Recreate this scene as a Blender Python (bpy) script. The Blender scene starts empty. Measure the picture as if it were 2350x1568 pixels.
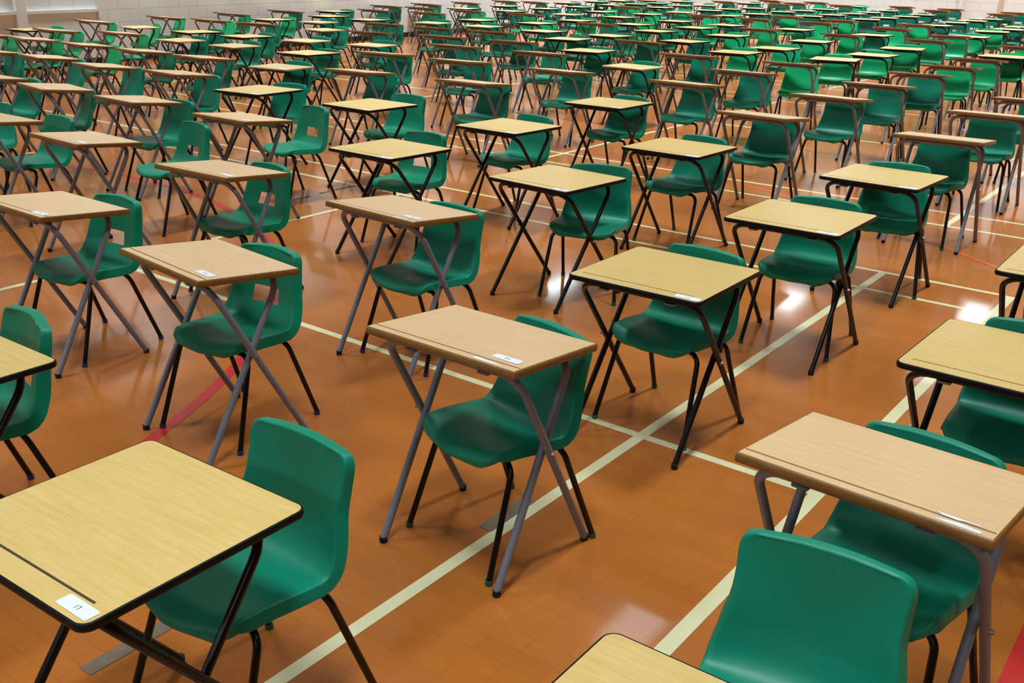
import bpy, bmesh, math, random
from mathutils import Vector, Matrix
PI = math.pi
scene = bpy.context.scene
COL = scene.collection
random.seed(11)

# ------------------------------------------------------------------ measured layout
# kind (b black edged / n brown edged / p pale edged), x, y, turn, chair type, chair back offset x, y, chair turn, column, rank
DESKS = [
('D1','b',-0.883,2.018,-35.4,'A',0.031,0.505,-2,1,0),
('D2','n',-0.099,3.097,-37.5,'A',0.067,0.281,-12.7,1,1),
('D3','n',0.934,2.223,-40.1,'A',0.001,0.297,-2.3,0,1),
('D4','n',-1.222,3.917,-43.7,'B',-0.097,0.342,12.5,2,1),
('D5','b',0.632,4.032,-36.1,'A',0.004,0.338,-4.7,1,2),
('D6','b',1.458,5.052,-36.3,'A',-0.014,0.357,3.4,1,3),
('D7','n',-0.545,4.843,-40.2,'A',0.044,0.309,-0.1,2,2),
('D8','n',-2.232,4.803,-37.5,'B',-0.053,0.372,6.0,3,0),
('D9','b',0.25,5.907,-41.1,'A',0.026,0.387,21.7,2,3),
('D10','b',1.13,7.011,-37.5,'A',-0.015,0.373,-7.7,2,4),
('D11','b',2.24,6.125,-38.8,'A',-0.034,0.338,14.4,1,4),
('D12','n',-1.661,5.714,-35.1,'B',-0.032,0.38,-2.7,3,1),
('D13','b',-0.832,6.762,-39.0,'B',-0.196,0.534,9.9,3,2),
('D14','b',1.658,3.112,-38.1,'A',0.007,0.338,2.3,0,2),
('D16','b',0.826,9.214,-36.4,'A',0.011,0.35,-4.8,3,4),
('D17','b',-0.054,7.804,-38.4,'A',-0.085,0.42,-5.9,3,3),
('D18','b',-1.252,8.834,-38.7,'A',-0.096,0.552,6.4,4,3),
('D20','n',-3.107,8.478,-40.7,'A',0.037,0.341,4.3,5,1),
('D21','n',-2.797,6.629,-39.8,'B',-0.264,0.989,-1.7,4,1),
('r0','b',-7.588,16.556,-34.4,'G',0.03,0.378,-1.0,12,0),
('r1','n',-6.86,15.724,-44.1,'G',0.016,0.279,2.6,11,0),
('r2','n',-7.105,17.79,-49.2,'G',-0.026,0.282,1.1,12,1),
('r3','n',-5.79,15.426,-44.4,'G',0.037,0.299,-4.0,10,2),
('r4','p',-6.306,17.66,-46.5,'G',-0.014,0.284,-7.0,11,1),
('r5','n',-6.497,14.152,-47.6,'G',-0.004,0.268,7.7,10,1),
('r6','n',-7.377,14.707,-36.3,'G',0.031,0.275,0.3,10,0),
('r7','n',-5.47,13.412,-44.5,'G',0.002,0.311,0.1,9,1),
('r8','n',-6.186,12.319,-36.3,'A',0.001,0.276,1.5,9,0),
('r9','n',-5.265,11.775,-44.5,'A',0.004,0.298,1.9,8,0),
('r10','n',-4.329,10.983,-44.1,'A',-0.003,0.3,4.9,7,1),
('r11','n',-4.525,12.736,-44.5,'A',0.009,0.285,0.5,8,1),
('r12','n',-4.992,9.837,-36.3,'A',0.123,0.313,0.7,7,0),
('r13','n',-4.081,9.176,-46.6,'A',-0.029,0.275,-5.6,6,0),
('r14','n',-6.361,19.209,-44.2,'G',-0.05,0.274,-2.0,12,2),
('r15','n',-5.399,18.681,-42.7,'G',0.015,0.332,-1.7,11,2),
('r16','n',-5.542,20.619,-43.7,'G',-0.009,0.271,4.2,12,3),
('r17','b',-5.063,16.669,-43.9,'A',0.005,0.341,5.2,9,3),
('r18','p',-4.864,15.237,-39.3,'A',0.026,0.296,1.6,9,2),
('r19','n',-4.389,17.957,-37.8,'A',0.011,0.297,3.2,10,3),
('r20','b',-4.615,20.034,-40.7,'G',-0.016,0.364,2.9,11,3),
('r21','b',-4.09,15.971,-37.8,'A',0.013,0.353,1.5,9,4),
('r22','p',-3.882,14.483,-40.0,'A',-0.05,0.299,3.6,8,2),
('r23','n',-3.608,12.067,-41.6,'A',-0.05,0.29,-5.9,7,2),
('r24','n',-3.381,10.442,-42.8,'A',0.033,0.29,5.5,6,1),
('r25','b',-2.404,9.675,-32.4,'A',0.014,0.381,7.6,5,2),
('r26','n',-3.779,7.385,-36.3,'A',0.05,0.472,-1.8,5,0),
('r27','n',-2.032,7.629,-37.2,'B',-0.233,0.92,-5.7,4,2),
('r28','n',-4.767,21.893,-33.2,'A',-0.006,0.267,-1.6,12,4),
('r29','b',-3.991,23.231,-35.2,'A',-0.009,0.373,7.7,12,5),
('r30','b',-3.806,21.414,-36.1,'A',0.005,0.364,2.1,11,4),
('r31','n',-3.07,22.881,-36.5,'A',-0.011,0.275,-0.5,11,5),
('r32','n',-3.048,24.748,-33.7,'A',0.01,0.276,0.7,12,6),
('r33','p',-3.704,19.768,-34.5,'A',-0.031,0.289,9.4,10,4),
('r34','b',-2.864,20.49,-35.2,'A',-0.01,0.367,3.5,10,5),
('r35','p',-3.256,17.825,-47.6,'A',0.052,0.309,1.1,9,5),
('r36','n',-2.37,18.551,-35.7,'A',-0.009,0.318,5.3,9,6),
('r37','n',-2.305,16.5,-34.3,'A',0.009,0.267,-1.4,8,4),
('r38','p',-3.115,15.537,-34.4,'A',0.024,0.281,1.4,8,3),
('r39','p',-2.07,14.991,-32.8,'A',-0.023,0.301,8.0,7,4),
('r40','b',-2.676,13.458,-35.7,'A',-0.005,0.344,1.8,7,3),
('r41','n',-1.639,12.963,-35.0,'A',-0.003,0.28,4.8,6,3),
('r42','p',-2.676,11.86,-31.5,'A',0.001,0.27,2.1,6,2),
('r43','n',-1.641,10.896,-35.3,'A',0.045,0.285,3.7,5,3),
('r44','n',-2.231,26.019,-35.5,'A',-0.007,0.306,6.3,12,7),
('r45','n',-2.194,24.21,-35.2,'G',0.039,0.269,4.4,11,6),
('r46','n',-1.885,22.231,-34.9,'A',0.033,0.29,6.1,10,6),
('r47','n',-1.328,27.196,-35.2,'R',-0.004,0.31,-3.6,12,8),
('r48','b',-1.29,25.448,-34.7,'A',0.036,0.35,5.9,11,7),
('r49','n',-1.101,23.324,-35.9,'G',0.06,0.31,-3.2,10,7),
('r50','n',-0.325,28.499,-35.6,'R',-0.041,0.29,-2.6,12,9),
('r51','n',0.443,28.275,-36.6,'R',0.01,0.29,-5.4,11,9),
('r52','b',-0.318,27.059,-28.5,'R',-0.05,0.343,2.2,11,8),
('r53','b',-0.17,24.663,-35.8,'A',0.003,0.336,-1.9,10,8),
('r54','n',0.118,22.5,-36.3,'G',-0.035,0.27,-2.4,9,9),
('r55','b',-0.789,21.05,-38.2,'G',-0.039,0.35,1.7,9,8),
('r56','p',-1.62,20.164,-34.9,'A',0.022,0.295,-1.0,9,7),
('r57','n',-1.414,17.711,-34.9,'A',-0.02,0.292,2.9,8,5),
('r58','p',-0.635,19.445,-35.6,'A',-0.013,0.276,3.5,8,6),
('r59','n',-0.447,17.051,-36.1,'A',0.06,0.307,6.0,7,6),
('r60','n',-1.105,15.892,-36.5,'A',0.007,0.265,-4.5,7,5),
('r61','n',-0.834,14.247,-35.1,'A',-0.004,0.287,1.6,6,4),
('r62','n',-0.069,15.182,-36.8,'A',0.012,0.274,7.2,6,5),
('r63','n',-0.659,12.187,-36.0,'A',0.009,0.331,-1.1,5,4),
('r64','n',0.293,13.425,-38.1,'A',-0.049,0.363,-0.4,5,5),
('r65','n',-0.418,10.117,-36.8,'A',0.05,0.266,-3.3,4,4),
('r66','b',0.363,20.363,-40.7,'G',-0.018,0.369,2.7,8,7),
('r67','b',0.45,18.206,-39.9,'A',0.011,0.337,2.2,7,7),
('r68','b',1.356,29.522,-31.6,'R',0.034,0.352,3.0,11,10),
('r69','b',1.541,27.343,-35.0,'R',-0.021,0.35,-1.1,10,10),
('r70','b',0.664,26.085,-29.5,'R',0.043,0.373,1.4,10,9),
('r71','p',1.109,23.985,-32.5,'R',0.01,0.305,9.7,9,10),
('r72','b',1.178,21.457,-36.3,'G',0.054,0.349,5.5,8,8),
('r73','n',1.474,19.53,-37.1,'A',0.021,0.343,3.1,7,8),
('r74','b',1.975,25.11,-37.9,'G',0.008,0.337,-2.8,9,11),
('r75','b',2.265,30.796,-27.9,'R',0.002,0.34,7.3,11,11),
('r76','b',2.513,28.739,-34.6,'R',0.02,0.335,8.9,10,11),
('r77','b',2.204,22.965,-39.7,'R',-0.007,0.347,-6.2,8,9),
('r78','b',1.522,17.426,-40.4,'A',0.057,0.364,6.1,6,7),
('r79','b',0.793,16.577,-28.6,'A',0.03,0.338,3.0,6,6),
('r80','b',0.985,14.527,-29.9,'A',0.002,0.341,2.2,5,6),
('r81','b',3.032,31.536,-36.3,'R',0.055,0.352,1.7,11,12),
('r82','p',3.949,32.856,-29.0,'R',-0.007,0.284,9.2,11,13),
('r83','b',3.253,29.612,-25.5,'R',0.025,0.337,0.4,10,12),
('r84','b',3.946,30.405,-30.9,'R',-0.023,0.337,5.9,10,13),
('r85','n',2.75,26.39,-36.7,'G',-0.002,0.272,1.0,9,12),
('r86','b',3.692,27.779,-35.1,'R',0.013,0.383,0.9,9,13),
('r87','b',4.426,29.076,-32.0,'R',-0.016,0.362,-1.5,9,14),
('r88','b',4.869,31.804,-24.2,'R',0.027,0.381,0.6,10,14),
('r89','p',3.934,25.871,-32.1,'G',-0.008,0.271,2.0,8,11),
('r90','b',2.956,24.331,-32.5,'G',-0.02,0.349,11.1,8,10),
('r91','b',3.251,21.855,-36.5,'A',0.002,0.341,-2.7,7,10),
('r92','b',2.237,20.542,-40.9,'G',0.02,0.372,-3.0,7,9),
('r93','b',2.431,18.738,-40.7,'A',0.048,0.362,6.9,6,8),
('r94','b',3.325,19.861,-40.4,'G',0.056,0.343,4.5,6,9),
('r95','b',2.613,16.527,-40.8,'A',0.06,0.341,-0.7,5,8),
('r96','n',1.815,15.581,-40.3,'A',-0.031,0.266,8.7,5,7),
('r97','n',2.212,13.469,-41.0,'A',0.039,0.293,-1.8,4,7),
('r98','p',1.396,12.603,-41.6,'A',-0.005,0.274,1.1,4,6),
('r99','n',4.046,23.122,-38.7,'G',0.016,0.274,0.7,7,11),
('r100','n',5.928,30.795,-38.3,'R',0.009,0.271,1.6,9,16),
('r101','p',5.238,30.0,-24.8,'R',0.025,0.321,4.7,9,15),
('r102','b',6.766,31.482,-36.3,'R',0.012,0.386,3.7,9,17),
('r103','b',5.438,27.566,-31.8,'R',-0.048,0.377,5.8,8,13),
('r104','b',4.781,26.689,-25.8,'R',0.031,0.339,-5.7,8,12),
('r105','b',6.233,28.284,-31.2,'R',-0.001,0.355,4.9,8,14),
('r106','n',7.557,32.204,-35.2,'R',0.06,0.272,-1.5,9,18),
('r107','n',7.236,29.619,-36.9,'R',-0.025,0.267,1.2,8,15),
('r108','b',6.597,26.627,-20.7,'R',-0.025,0.338,-3.2,7,14),
('r109','b',5.674,25.314,-36.3,'R',0.043,0.367,6.9,7,13),
('r110','b',4.804,24.329,-36.3,'G',-0.004,0.35,1.4,7,12),
('r111','n',4.942,22.088,-37.1,'G',-0.002,0.275,-3.8,6,11),
('r112','b',4.091,20.824,-41.1,'R',-0.033,0.359,1.1,6,10),
('r113','n',4.309,18.828,-41.8,'G',0.016,0.295,-5.8,5,10),
('r114','n',5.894,23.374,-33.9,'G',-0.014,0.27,3.8,6,12),
('r115','b',3.571,17.957,-34.0,'G',-0.001,0.366,2.9,5,9),
('r116','b',3.049,14.703,-34.1,'G',-0.026,0.363,5.6,4,8),
('r117','b',3.778,15.47,-36.3,'G',0.024,0.392,8.1,4,9),
('r118','b',5.187,19.863,-36.3,'A',0.028,0.375,0.3,5,11),
('r119','n',3.318,12.594,-35.4,'G',0.001,0.299,13.4,3,7),
('r120','n',7.894,30.526,-37.5,'R',0.005,0.313,-0.9,8,16),
('r121','n',8.733,31.404,-36.3,'G',0.015,0.315,0.3,8,17),
('r122','n',8.939,29.598,-34.1,'R',0.04,0.303,6.8,7,17),
('r123','b',9.608,30.485,-36.3,'G',0.02,0.366,-0.3,7,18),
('r124','b',8.165,28.409,-37.0,'R',-0.004,0.336,-0.4,7,16),
('r125','b',7.309,27.407,-27.4,'R',-0.015,0.344,-2.6,7,15),
('r126','b',7.515,25.54,-36.3,'R',-0.029,0.336,6.0,6,14),
('r127','b',8.232,26.316,-36.3,'R',-0.036,0.335,-0.9,6,15),
('r128','b',6.766,24.788,-20.1,'R',-0.019,0.361,-0.3,6,13),
('r129','n',6.714,22.142,-37.4,'G',0.055,0.288,3.7,5,13),
('r130','n',5.965,21.189,-37.2,'G',0.003,0.288,4.6,5,12),
('r131','b',8.902,27.126,-36.3,'R',0.005,0.353,1.8,6,16),
('r132','b',7.781,23.832,-19.8,'R',-0.023,0.338,2.2,5,14),
('r133','n',5.442,17.752,-39.0,'G',0.039,0.292,1.8,4,11),
('r134','b',4.719,16.98,-32.2,'G',-0.042,0.355,-2.9,4,10),
('r135','b',6.26,18.71,-36.3,'A',-0.044,0.337,7.0,4,12),
('r136','b',4.937,14.646,-36.3,'G',-0.036,0.368,-1.3,3,9),
('r137','b',4.201,13.884,-25.5,'G',-0.024,0.346,-1.6,3,8),
('r138','n',10.539,29.373,-33.9,'R',-0.012,0.282,-1.4,6,18),
('r139','b',9.738,28.267,-36.3,'R',0.023,0.364,-3.5,6,17),
('r140','b',9.986,26.405,-31.8,'R',-0.045,0.391,0.6,5,17),
('r141','n',10.759,27.459,-30.9,'R',0.017,0.266,2.7,5,18),
('r142','n',11.471,28.356,-33.2,'R',0.011,0.322,-2.7,5,19),
('r143','b',9.222,25.379,-29.4,'R',-0.037,0.365,-4.0,5,16),
('r144','b',8.461,24.636,-27.9,'R',0.032,0.36,-2.3,5,15),
('r145','n',7.872,21.036,-35.3,'G',-0.032,0.276,8.3,4,14),
('r146','n',6.967,19.733,-40.3,'G',-0.05,0.281,-2.8,4,13),
('r147','b',9.477,23.169,-30.0,'R',0.041,0.367,0.7,4,16),
('r148','b',8.625,21.989,-36.3,'R',-0.035,0.364,8.2,4,15),
('r149','n',7.334,17.917,-31.3,'G',0.035,0.277,-1.9,3,12),
('r150','n',6.542,16.831,-41.8,'G',-0.047,0.277,1.9,3,11),
('r151','b',5.787,15.844,-27.4,'G',0.007,0.338,-3.0,3,10),
('r152','n',11.803,26.039,-37.1,'R',0.008,0.266,7.8,4,19),
('r153','n',12.536,26.96,-36.3,'R',0.06,0.269,-1.4,4,20),
('r154','b',10.968,24.876,-33.7,'R',0.008,0.353,-1.3,4,18),
('r155','b',10.234,24.007,-31.0,'R',0.008,0.366,4.7,4,17),
('r156','b',10.383,21.919,-36.3,'R',0.007,0.343,1.2,3,16),
('r157','b',9.73,21.081,-36.3,'R',-0.012,0.363,0.9,3,15),
('r158','b',9.056,20.274,-23.8,'G',-0.006,0.342,2.0,3,14),
('r159','b',7.998,18.732,-36.3,'G',-0.031,0.337,-4.0,3,13),
('r160','n',7.576,15.742,-36.3,'G',-0.008,0.274,-7.3,2,12),
('r161','n',5.969,13.594,-38.7,'G',0.013,0.27,1.3,2,10),
('r162','n',8.404,16.889,-36.3,'A',-0.003,0.276,-2.4,2,13),
('r163','n',0.482,11.299,-39.4,'A',0.002,0.282,2.4,4,5),
('r164','n',1.691,10.355,-42.3,'A',-0.026,0.272,2.6,3,5),
('r165','n',2.501,11.534,-40.1,'A',0.006,0.278,4.5,3,6),
('r166','n',1.974,8.228,-40.1,'A',-0.04,0.279,3.1,2,5),
('r167','n',2.872,9.458,-39.7,'A',0.019,0.276,-0.9,2,6),
('r168','n',3.653,10.513,-37.2,'A',0.002,0.284,3.9,2,7),
('r169','n',4.481,11.635,-31.3,'A',0.016,0.31,4.4,2,8),
('r170','n',4.707,9.473,-36.3,'A',0.045,0.295,3.1,1,7),
('r171','n',3.92,8.519,-36.3,'A',-0.037,0.293,1.3,1,6),
('r172','n',3.045,7.277,-35.0,'A',-0.05,0.276,-4.7,1,5),
('r173','b',2.446,4.193,-36.3,'A',-0.029,0.354,7.7,0,3),
('r174','b',-1.838,2.902,-36.3,'B',-0.132,0.425,-7.6,2,0),
('r175','b',0.267,1.232,-36.3,'A',-0.051,0.769,4.3,0,0),
('r176','n',5.206,12.558,-32.4,'G',-0.028,0.286,3.9,2,9),
('x1','b',6.827,14.779,-36.3,'G',0.05,0.25,3,2,11),
('x2','n',-3.495,5.576,-36.3,'A',0.05,0.25,3,4,0)]
CAM_H = 1.93
A0 = math.radians(-36.345)          # direction of the desk rows
CA, SA = math.cos(A0), math.sin(A0)
def hall(u, v, z=0.0):
    """hall axes (u along the rows, v along the columns) -> world"""
    return Vector((CA*u - SA*v, SA*u + CA*v, z))

# ------------------------------------------------------------------ materials
def lin(r, g, b):
    f = lambda c: (c/255/12.92) if c/255 <= .04045 else ((c/255+.055)/1.055)**2.4
    return (f(r), f(g), f(b), 1)
def new_mat(name):
    m = bpy.data.materials.new(name); m.use_nodes = True
    nt = m.node_tree; b = nt.nodes['Principled BSDF']
    return m, nt, b
def simple(name, rgb, rough=.5, metal=0.0, noise=0.0, scale=40, bump=0.0, coat=0.0, spec=.5):
    m, nt, b = new_mat(name)
    b.inputs['Base Color'].default_value = lin(*rgb)
    b.inputs['Roughness'].default_value = rough
    b.inputs['Metallic'].default_value = metal
    b.inputs['Coat Weight'].default_value = coat
    b.inputs['Specular IOR Level'].default_value = spec
    if noise or bump:
        tc = nt.nodes.new('ShaderNodeTexCoord'); n = nt.nodes.new('ShaderNodeTexNoise')
        n.inputs['Scale'].default_value = scale; n.inputs['Detail'].default_value = 4
        nt.links.new(tc.outputs['Object'], n.inputs['Vector'])
        if noise:
            mx = nt.nodes.new('ShaderNodeMix'); mx.data_type = 'RGBA'
            c = lin(*rgb)
            mx.inputs['A'].default_value = tuple(x*(1-noise) for x in c[:3]) + (1,)
            mx.inputs['B'].default_value = tuple(min(1, x*(1+noise)) for x in c[:3]) + (1,)
            nt.links.new(n.outputs['Fac'], mx.inputs['Factor']); nt.links.new(mx.outputs['Result'], b.inputs['Base Color'])
        if bump:
            bp = nt.nodes.new('ShaderNodeBump'); bp.inputs['Strength'].default_value = bump; bp.inputs['Distance'].default_value = .002
            nt.links.new(n.outputs['Fac'], bp.inputs['Height']); nt.links.new(bp.outputs['Normal'], b.inputs['Normal'])
    return m
def wood(name, light, dark, rough, stretch=(1.6, 26, 26), vary=.06, coat=0.0):
    """laminate / timber with the grain along local x, each desk a little different"""
    m, nt, b = new_mat(name); N, L = nt.nodes, nt.links
    tc = N.new('ShaderNodeTexCoord'); oi = N.new('ShaderNodeObjectInfo')
    mp = N.new('ShaderNodeMapping'); mp.inputs['Scale'].default_value = stretch
    add = N.new('ShaderNodeVectorMath'); add.operation = 'ADD'
    cb = N.new('ShaderNodeCombineXYZ'); mul = N.new('ShaderNodeMath'); mul.operation = 'MULTIPLY'; mul.inputs[1].default_value = 37
    L.new(oi.outputs['Random'], mul.inputs[0]); L.new(mul.outputs[0], cb.inputs[0]); L.new(mul.outputs[0], cb.inputs[1])
    L.new(tc.outputs['Object'], add.inputs[0]); L.new(cb.outputs[0], add.inputs[1]); L.new(add.outputs[0], mp.inputs['Vector'])
    n1 = N.new('ShaderNodeTexNoise'); n1.inputs['Scale'].default_value = 3; n1.inputs['Detail'].default_value = 5; n1.inputs['Distortion'].default_value = .6
    L.new(mp.outputs[0], n1.inputs['Vector'])
    mp2 = N.new('ShaderNodeMapping'); mp2.inputs['Scale'].default_value = (stretch[0]*5, stretch[1]*7, stretch[2]*7)
    n2 = N.new('ShaderNodeTexNoise'); n2.inputs['Scale'].default_value = 3; n2.inputs['Detail'].default_value = 2
    L.new(add.outputs[0], mp2.inputs['Vector']); L.new(mp2.outputs[0], n2.inputs['Vector'])
    av = N.new('ShaderNodeMath'); av.operation = 'MULTIPLY_ADD'; av.inputs[1].default_value = .45
    L.new(n2.outputs['Fac'], av.inputs[0]); 
    half = N.new('ShaderNodeMath'); half.operation = 'MULTIPLY'; half.inputs[1].default_value = .55
    L.new(n1.outputs['Fac'], half.inputs[0]); L.new(half.outputs[0], av.inputs[2])
    rp = N.new('ShaderNodeValToRGB'); rp.color_ramp.elements[0].position = .36; rp.color_ramp.elements[1].position = .64
    rp.color_ramp.elements[0].color = lin(*dark); rp.color_ramp.elements[1].color = lin(*light)
    L.new(av.outputs[0], rp.inputs['Fac'])
    hs = N.new('ShaderNodeHueSaturation'); mr = N.new('ShaderNodeMapRange')
    mr.inputs['To Min'].default_value = 1-vary; mr.inputs['To Max'].default_value = 1+vary
    L.new(oi.outputs['Random'], mr.inputs['Value']); L.new(mr.outputs[0], hs.inputs['Value']); L.new(rp.outputs['Color'], hs.inputs['Color'])
    L.new(hs.outputs['Color'], b.inputs['Base Color'])
    b.inputs['Roughness'].default_value = rough; b.inputs['Coat Weight'].default_value = coat
    return m
def plastic(name, rgb, rough=.42, dusty=.25):
    """moulded polypropylene: fine grain, greyer worn patches"""
    m, nt, b = new_mat(name); N, L = nt.nodes, nt.links
    tc = N.new('ShaderNodeTexCoord'); oi = N.new('ShaderNodeObjectInfo')
    ad = N.new('ShaderNodeVectorMath'); ad.operation = 'ADD'; L.new(tc.outputs['Object'], ad.inputs[0]); L.new(oi.outputs['Location'], ad.inputs[1])
    n = N.new('ShaderNodeTexNoise'); n.inputs['Scale'].default_value = 5; n.inputs['Detail'].default_value = 5; L.new(ad.outputs[0], n.inputs['Vector'])
    rp = N.new('ShaderNodeValToRGB'); rp.color_ramp.elements[0].position = .5; rp.color_ramp.elements[1].position = .78
    rp.color_ramp.elements[0].color = (0, 0, 0, 1); rp.color_ramp.elements[1].color = (dusty, dusty, dusty, 1)
    L.new(n.outputs['Fac'], rp.inputs['Fac'])
    mx = N.new('ShaderNodeMix'); mx.data_type = 'RGBA'
    mx.inputs['A'].default_value = lin(*rgb); mx.inputs['B'].default_value = lin(56, 108, 88)
    L.new(rp.outputs['Color'], mx.inputs['Factor'])
    hs = N.new('ShaderNodeHueSaturation'); mr = N.new('ShaderNodeMapRange')
    mr.inputs['To Min'].default_value = .92; mr.inputs['To Max'].default_value = 1.08
    L.new(oi.outputs['Random'], mr.inputs['Value']); L.new(mr.outputs[0], hs.inputs['Value']); L.new(mx.outputs['Result'], hs.inputs['Color'])
    L.new(hs.outputs['Color'], b.inputs['Base Color'])
    g = N.new('ShaderNodeTexNoise'); g.inputs['Scale'].default_value = 900; L.new(tc.outputs['Object'], g.inputs['Vector'])
    bp = N.new('ShaderNodeBump'); bp.inputs['Strength'].default_value = .12; bp.inputs['Distance'].default_value = .0006
    L.new(g.outputs['Fac'], bp.inputs['Height']); L.new(bp.outputs['Normal'], b.inputs['Normal'])
    b.inputs['Roughness'].default_value = rough; b.inputs['Specular IOR Level'].default_value = .35
    return m

M = {}
M['top_b'] = wood('yellow_beech_laminate', (229, 194, 124), (216, 175, 100), .34)
M['top_n'] = wood('pink_beech_laminate', (234, 192, 142), (220, 175, 124), .34)
M['top_p'] = wood('pale_beech_laminate', (226, 194, 140), (212, 176, 118), .32)
M['edge_b'] = simple('black_edge', (10, 9, 10), .5, spec=.25)
M['edge_n'] = wood('brown_lipping', (150, 104, 50), (118, 78, 34), .42, (3, 30, 30), .12)
M['edge_p'] = wood('pale_lipping', (186, 160, 106), (160, 132, 82), .45, (3, 30, 30), .1)
M['groove'] = simple('pencil_groove_wood', (92, 70, 40), .7, noise=.35, scale=60)
M['groove_dark'] = simple('pencil_groove_dark', (60, 48, 38), .6, noise=.3, scale=60)
M['under'] = simple('desk_underside', (150, 128, 98), .7, noise=.08, scale=20)
M['grey_paint'] = simple('grey_tube_paint', (122, 124, 134), .42, noise=.1, scale=18)
M['black_paint'] = simple('black_tube_paint', (9, 9, 11), .3, spec=.4)
M['rubber'] = simple('black_rubber', (18, 18, 19), .7)
M['cap_green'] = simple('green_foot_cap', (22, 92, 66), .45)
M['cap_blue'] = simple('blue_foot_cap', (38, 48, 120), .45)
M['steel'] = simple('bolt_steel', (150, 148, 146), .35, metal=.8)
M['card'] = simple('white_card', (238, 236, 244), .55)
M['ink'] = simple('printed_ink', (52, 52, 60), .6)
M['poly_A'] = plastic('teal_polypropylene', (0, 134, 103))
M['poly_B'] = plastic('teal_green_polypropylene', (0, 133, 98), dusty=.35)
M['poly_G'] = plastic('bright_green_polypropylene', (10, 178, 112), .4, .08)
M['poly_R'] = plastic('dark_teal_polypropylene', (0, 116, 92), .45, .1)
M['white_paint'] = simple('white_gloss_paint', (238, 239, 238), .4)
M['line_cream'] = simple('cream_court_paint', (226, 214, 168), .3, noise=.1, scale=6, coat=.2)
M['line_red'] = simple('red_court_paint', (196, 46, 44), .3, noise=.1, scale=6, coat=.2)
M['line_thin_red'] = simple('dull_red_court_paint', (186, 74, 58), .3, noise=.1, scale=6)
M['line_orange'] = simple('orange_court_paint', (214, 92, 42), .3, noise=.1, scale=6, coat=.2)
M['tape'] = simple('grey_floor_tape', (112, 92, 74), .5, noise=.3, scale=30)
M['wall_dark'] = simple('unseen_wall_dark', (126, 100, 76), .6, noise=.1, scale=6)  # unseen right and front walls, finish invented dark to cut bounced fill light
M['skirting'] = simple('dark_skirting', (52, 36, 32), .5)
M['ceiling'] = simple('ceiling_paint', (128, 130, 132), .8)
M['pipe_brown'] = simple('brown_trim', (206, 190, 172), .5)

def floor_mat():
    m, nt, b = new_mat('polished_wood_block_floor'); N, L = nt.nodes, nt.links
    tc = N.new('ShaderNodeTexCoord'); mp = N.new('ShaderNodeMapping')
    L.new(tc.outputs['Object'], mp.inputs['Vector'])
    br = N.new('ShaderNodeTexBrick'); br.offset = .5; br.inputs['Scale'].default_value = 1
    br.inputs['Brick Width'].default_value = .24; br.inputs['Row Height'].default_value = .075
    br.inputs['Mortar Size'].default_value = .0018; br.inputs['Mortar Smooth'].default_value = .6; br.inputs['Bias'].default_value = 0
    br.inputs['Color1'].default_value = lin(182, 103, 40); br.inputs['Color2'].default_value = lin(177, 99, 38); br.inputs['Mortar'].default_value = lin(164, 90, 35)
    L.new(mp.outputs[0], br.inputs['Vector'])
    n = N.new('ShaderNodeTexNoise'); n.inputs['Scale'].default_value = .9; n.inputs['Detail'].default_value = 5
    L.new(mp.outputs[0], n.inputs['Vector'])
    mp2 = N.new('ShaderNodeMapping'); mp2.inputs['Scale'].default_value = (1.2, 3, 1); L.new(tc.outputs['Object'], mp2.inputs['Vector'])
    n2 = N.new('ShaderNodeTexNoise'); n2.inputs['Scale'].default_value = 2.0; n2.inputs['Detail'].default_value = 6; L.new(mp2.outputs[0], n2.inputs['Vector'])
    hs = N.new('ShaderNodeHueSaturation')
    mr = N.new('ShaderNodeMapRange'); mr.inputs['From Min'].default_value = .3; mr.inputs['From Max'].default_value = .7
    mr.inputs['To Min'].default_value = .87; mr.inputs['To Max'].default_value = 1.12
    av = N.new('ShaderNodeMath'); av.operation = 'ADD'; L.new(n.outputs['Fac'], av.inputs[0]); L.new(n2.outputs['Fac'], av.inputs[1])
    hf = N.new('ShaderNodeMath'); hf.operation = 'MULTIPLY'; hf.inputs[1].default_value = .5; L.new(av.outputs[0], hf.inputs[0])
    L.new(hf.outputs[0], mr.inputs['Value']); L.new(mr.outputs[0], hs.inputs['Value']); L.new(br.outputs['Color'], hs.inputs['Color'])
    L.new(hs.outputs['Color'], b.inputs['Base Color'])
    rr = N.new('ShaderNodeMapRange'); rr.inputs['To Min'].default_value = .27; rr.inputs['To Max'].default_value = .32
    L.new(n2.outputs['Fac'], rr.inputs['Value']); L.new(rr.outputs[0], b.inputs['Roughness'])
    b.inputs['Coat Weight'].default_value = .4; b.inputs['Coat Roughness'].default_value = .07; b.inputs['Specular IOR Level'].default_value = .25
    # gentle ripples left by the varnish
    mp3 = N.new('ShaderNodeMapping'); mp3.inputs['Scale'].default_value = (1, 1, 1); L.new(tc.outputs['Object'], mp3.inputs['Vector'])
    w = N.new('ShaderNodeTexNoise'); w.inputs['Scale'].default_value = 5; w.inputs['Detail'].default_value = 2; L.new(mp3.outputs[0], w.inputs['Vector'])
    bp = N.new('ShaderNodeBump'); bp.inputs['Strength'].default_value = .035; bp.inputs['Distance'].default_value = .0018
    L.new(w.outputs['Fac'], bp.inputs['Height'])
    L.new(bp.outputs['Normal'], b.inputs['Coat Normal'])
    return m
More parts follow.
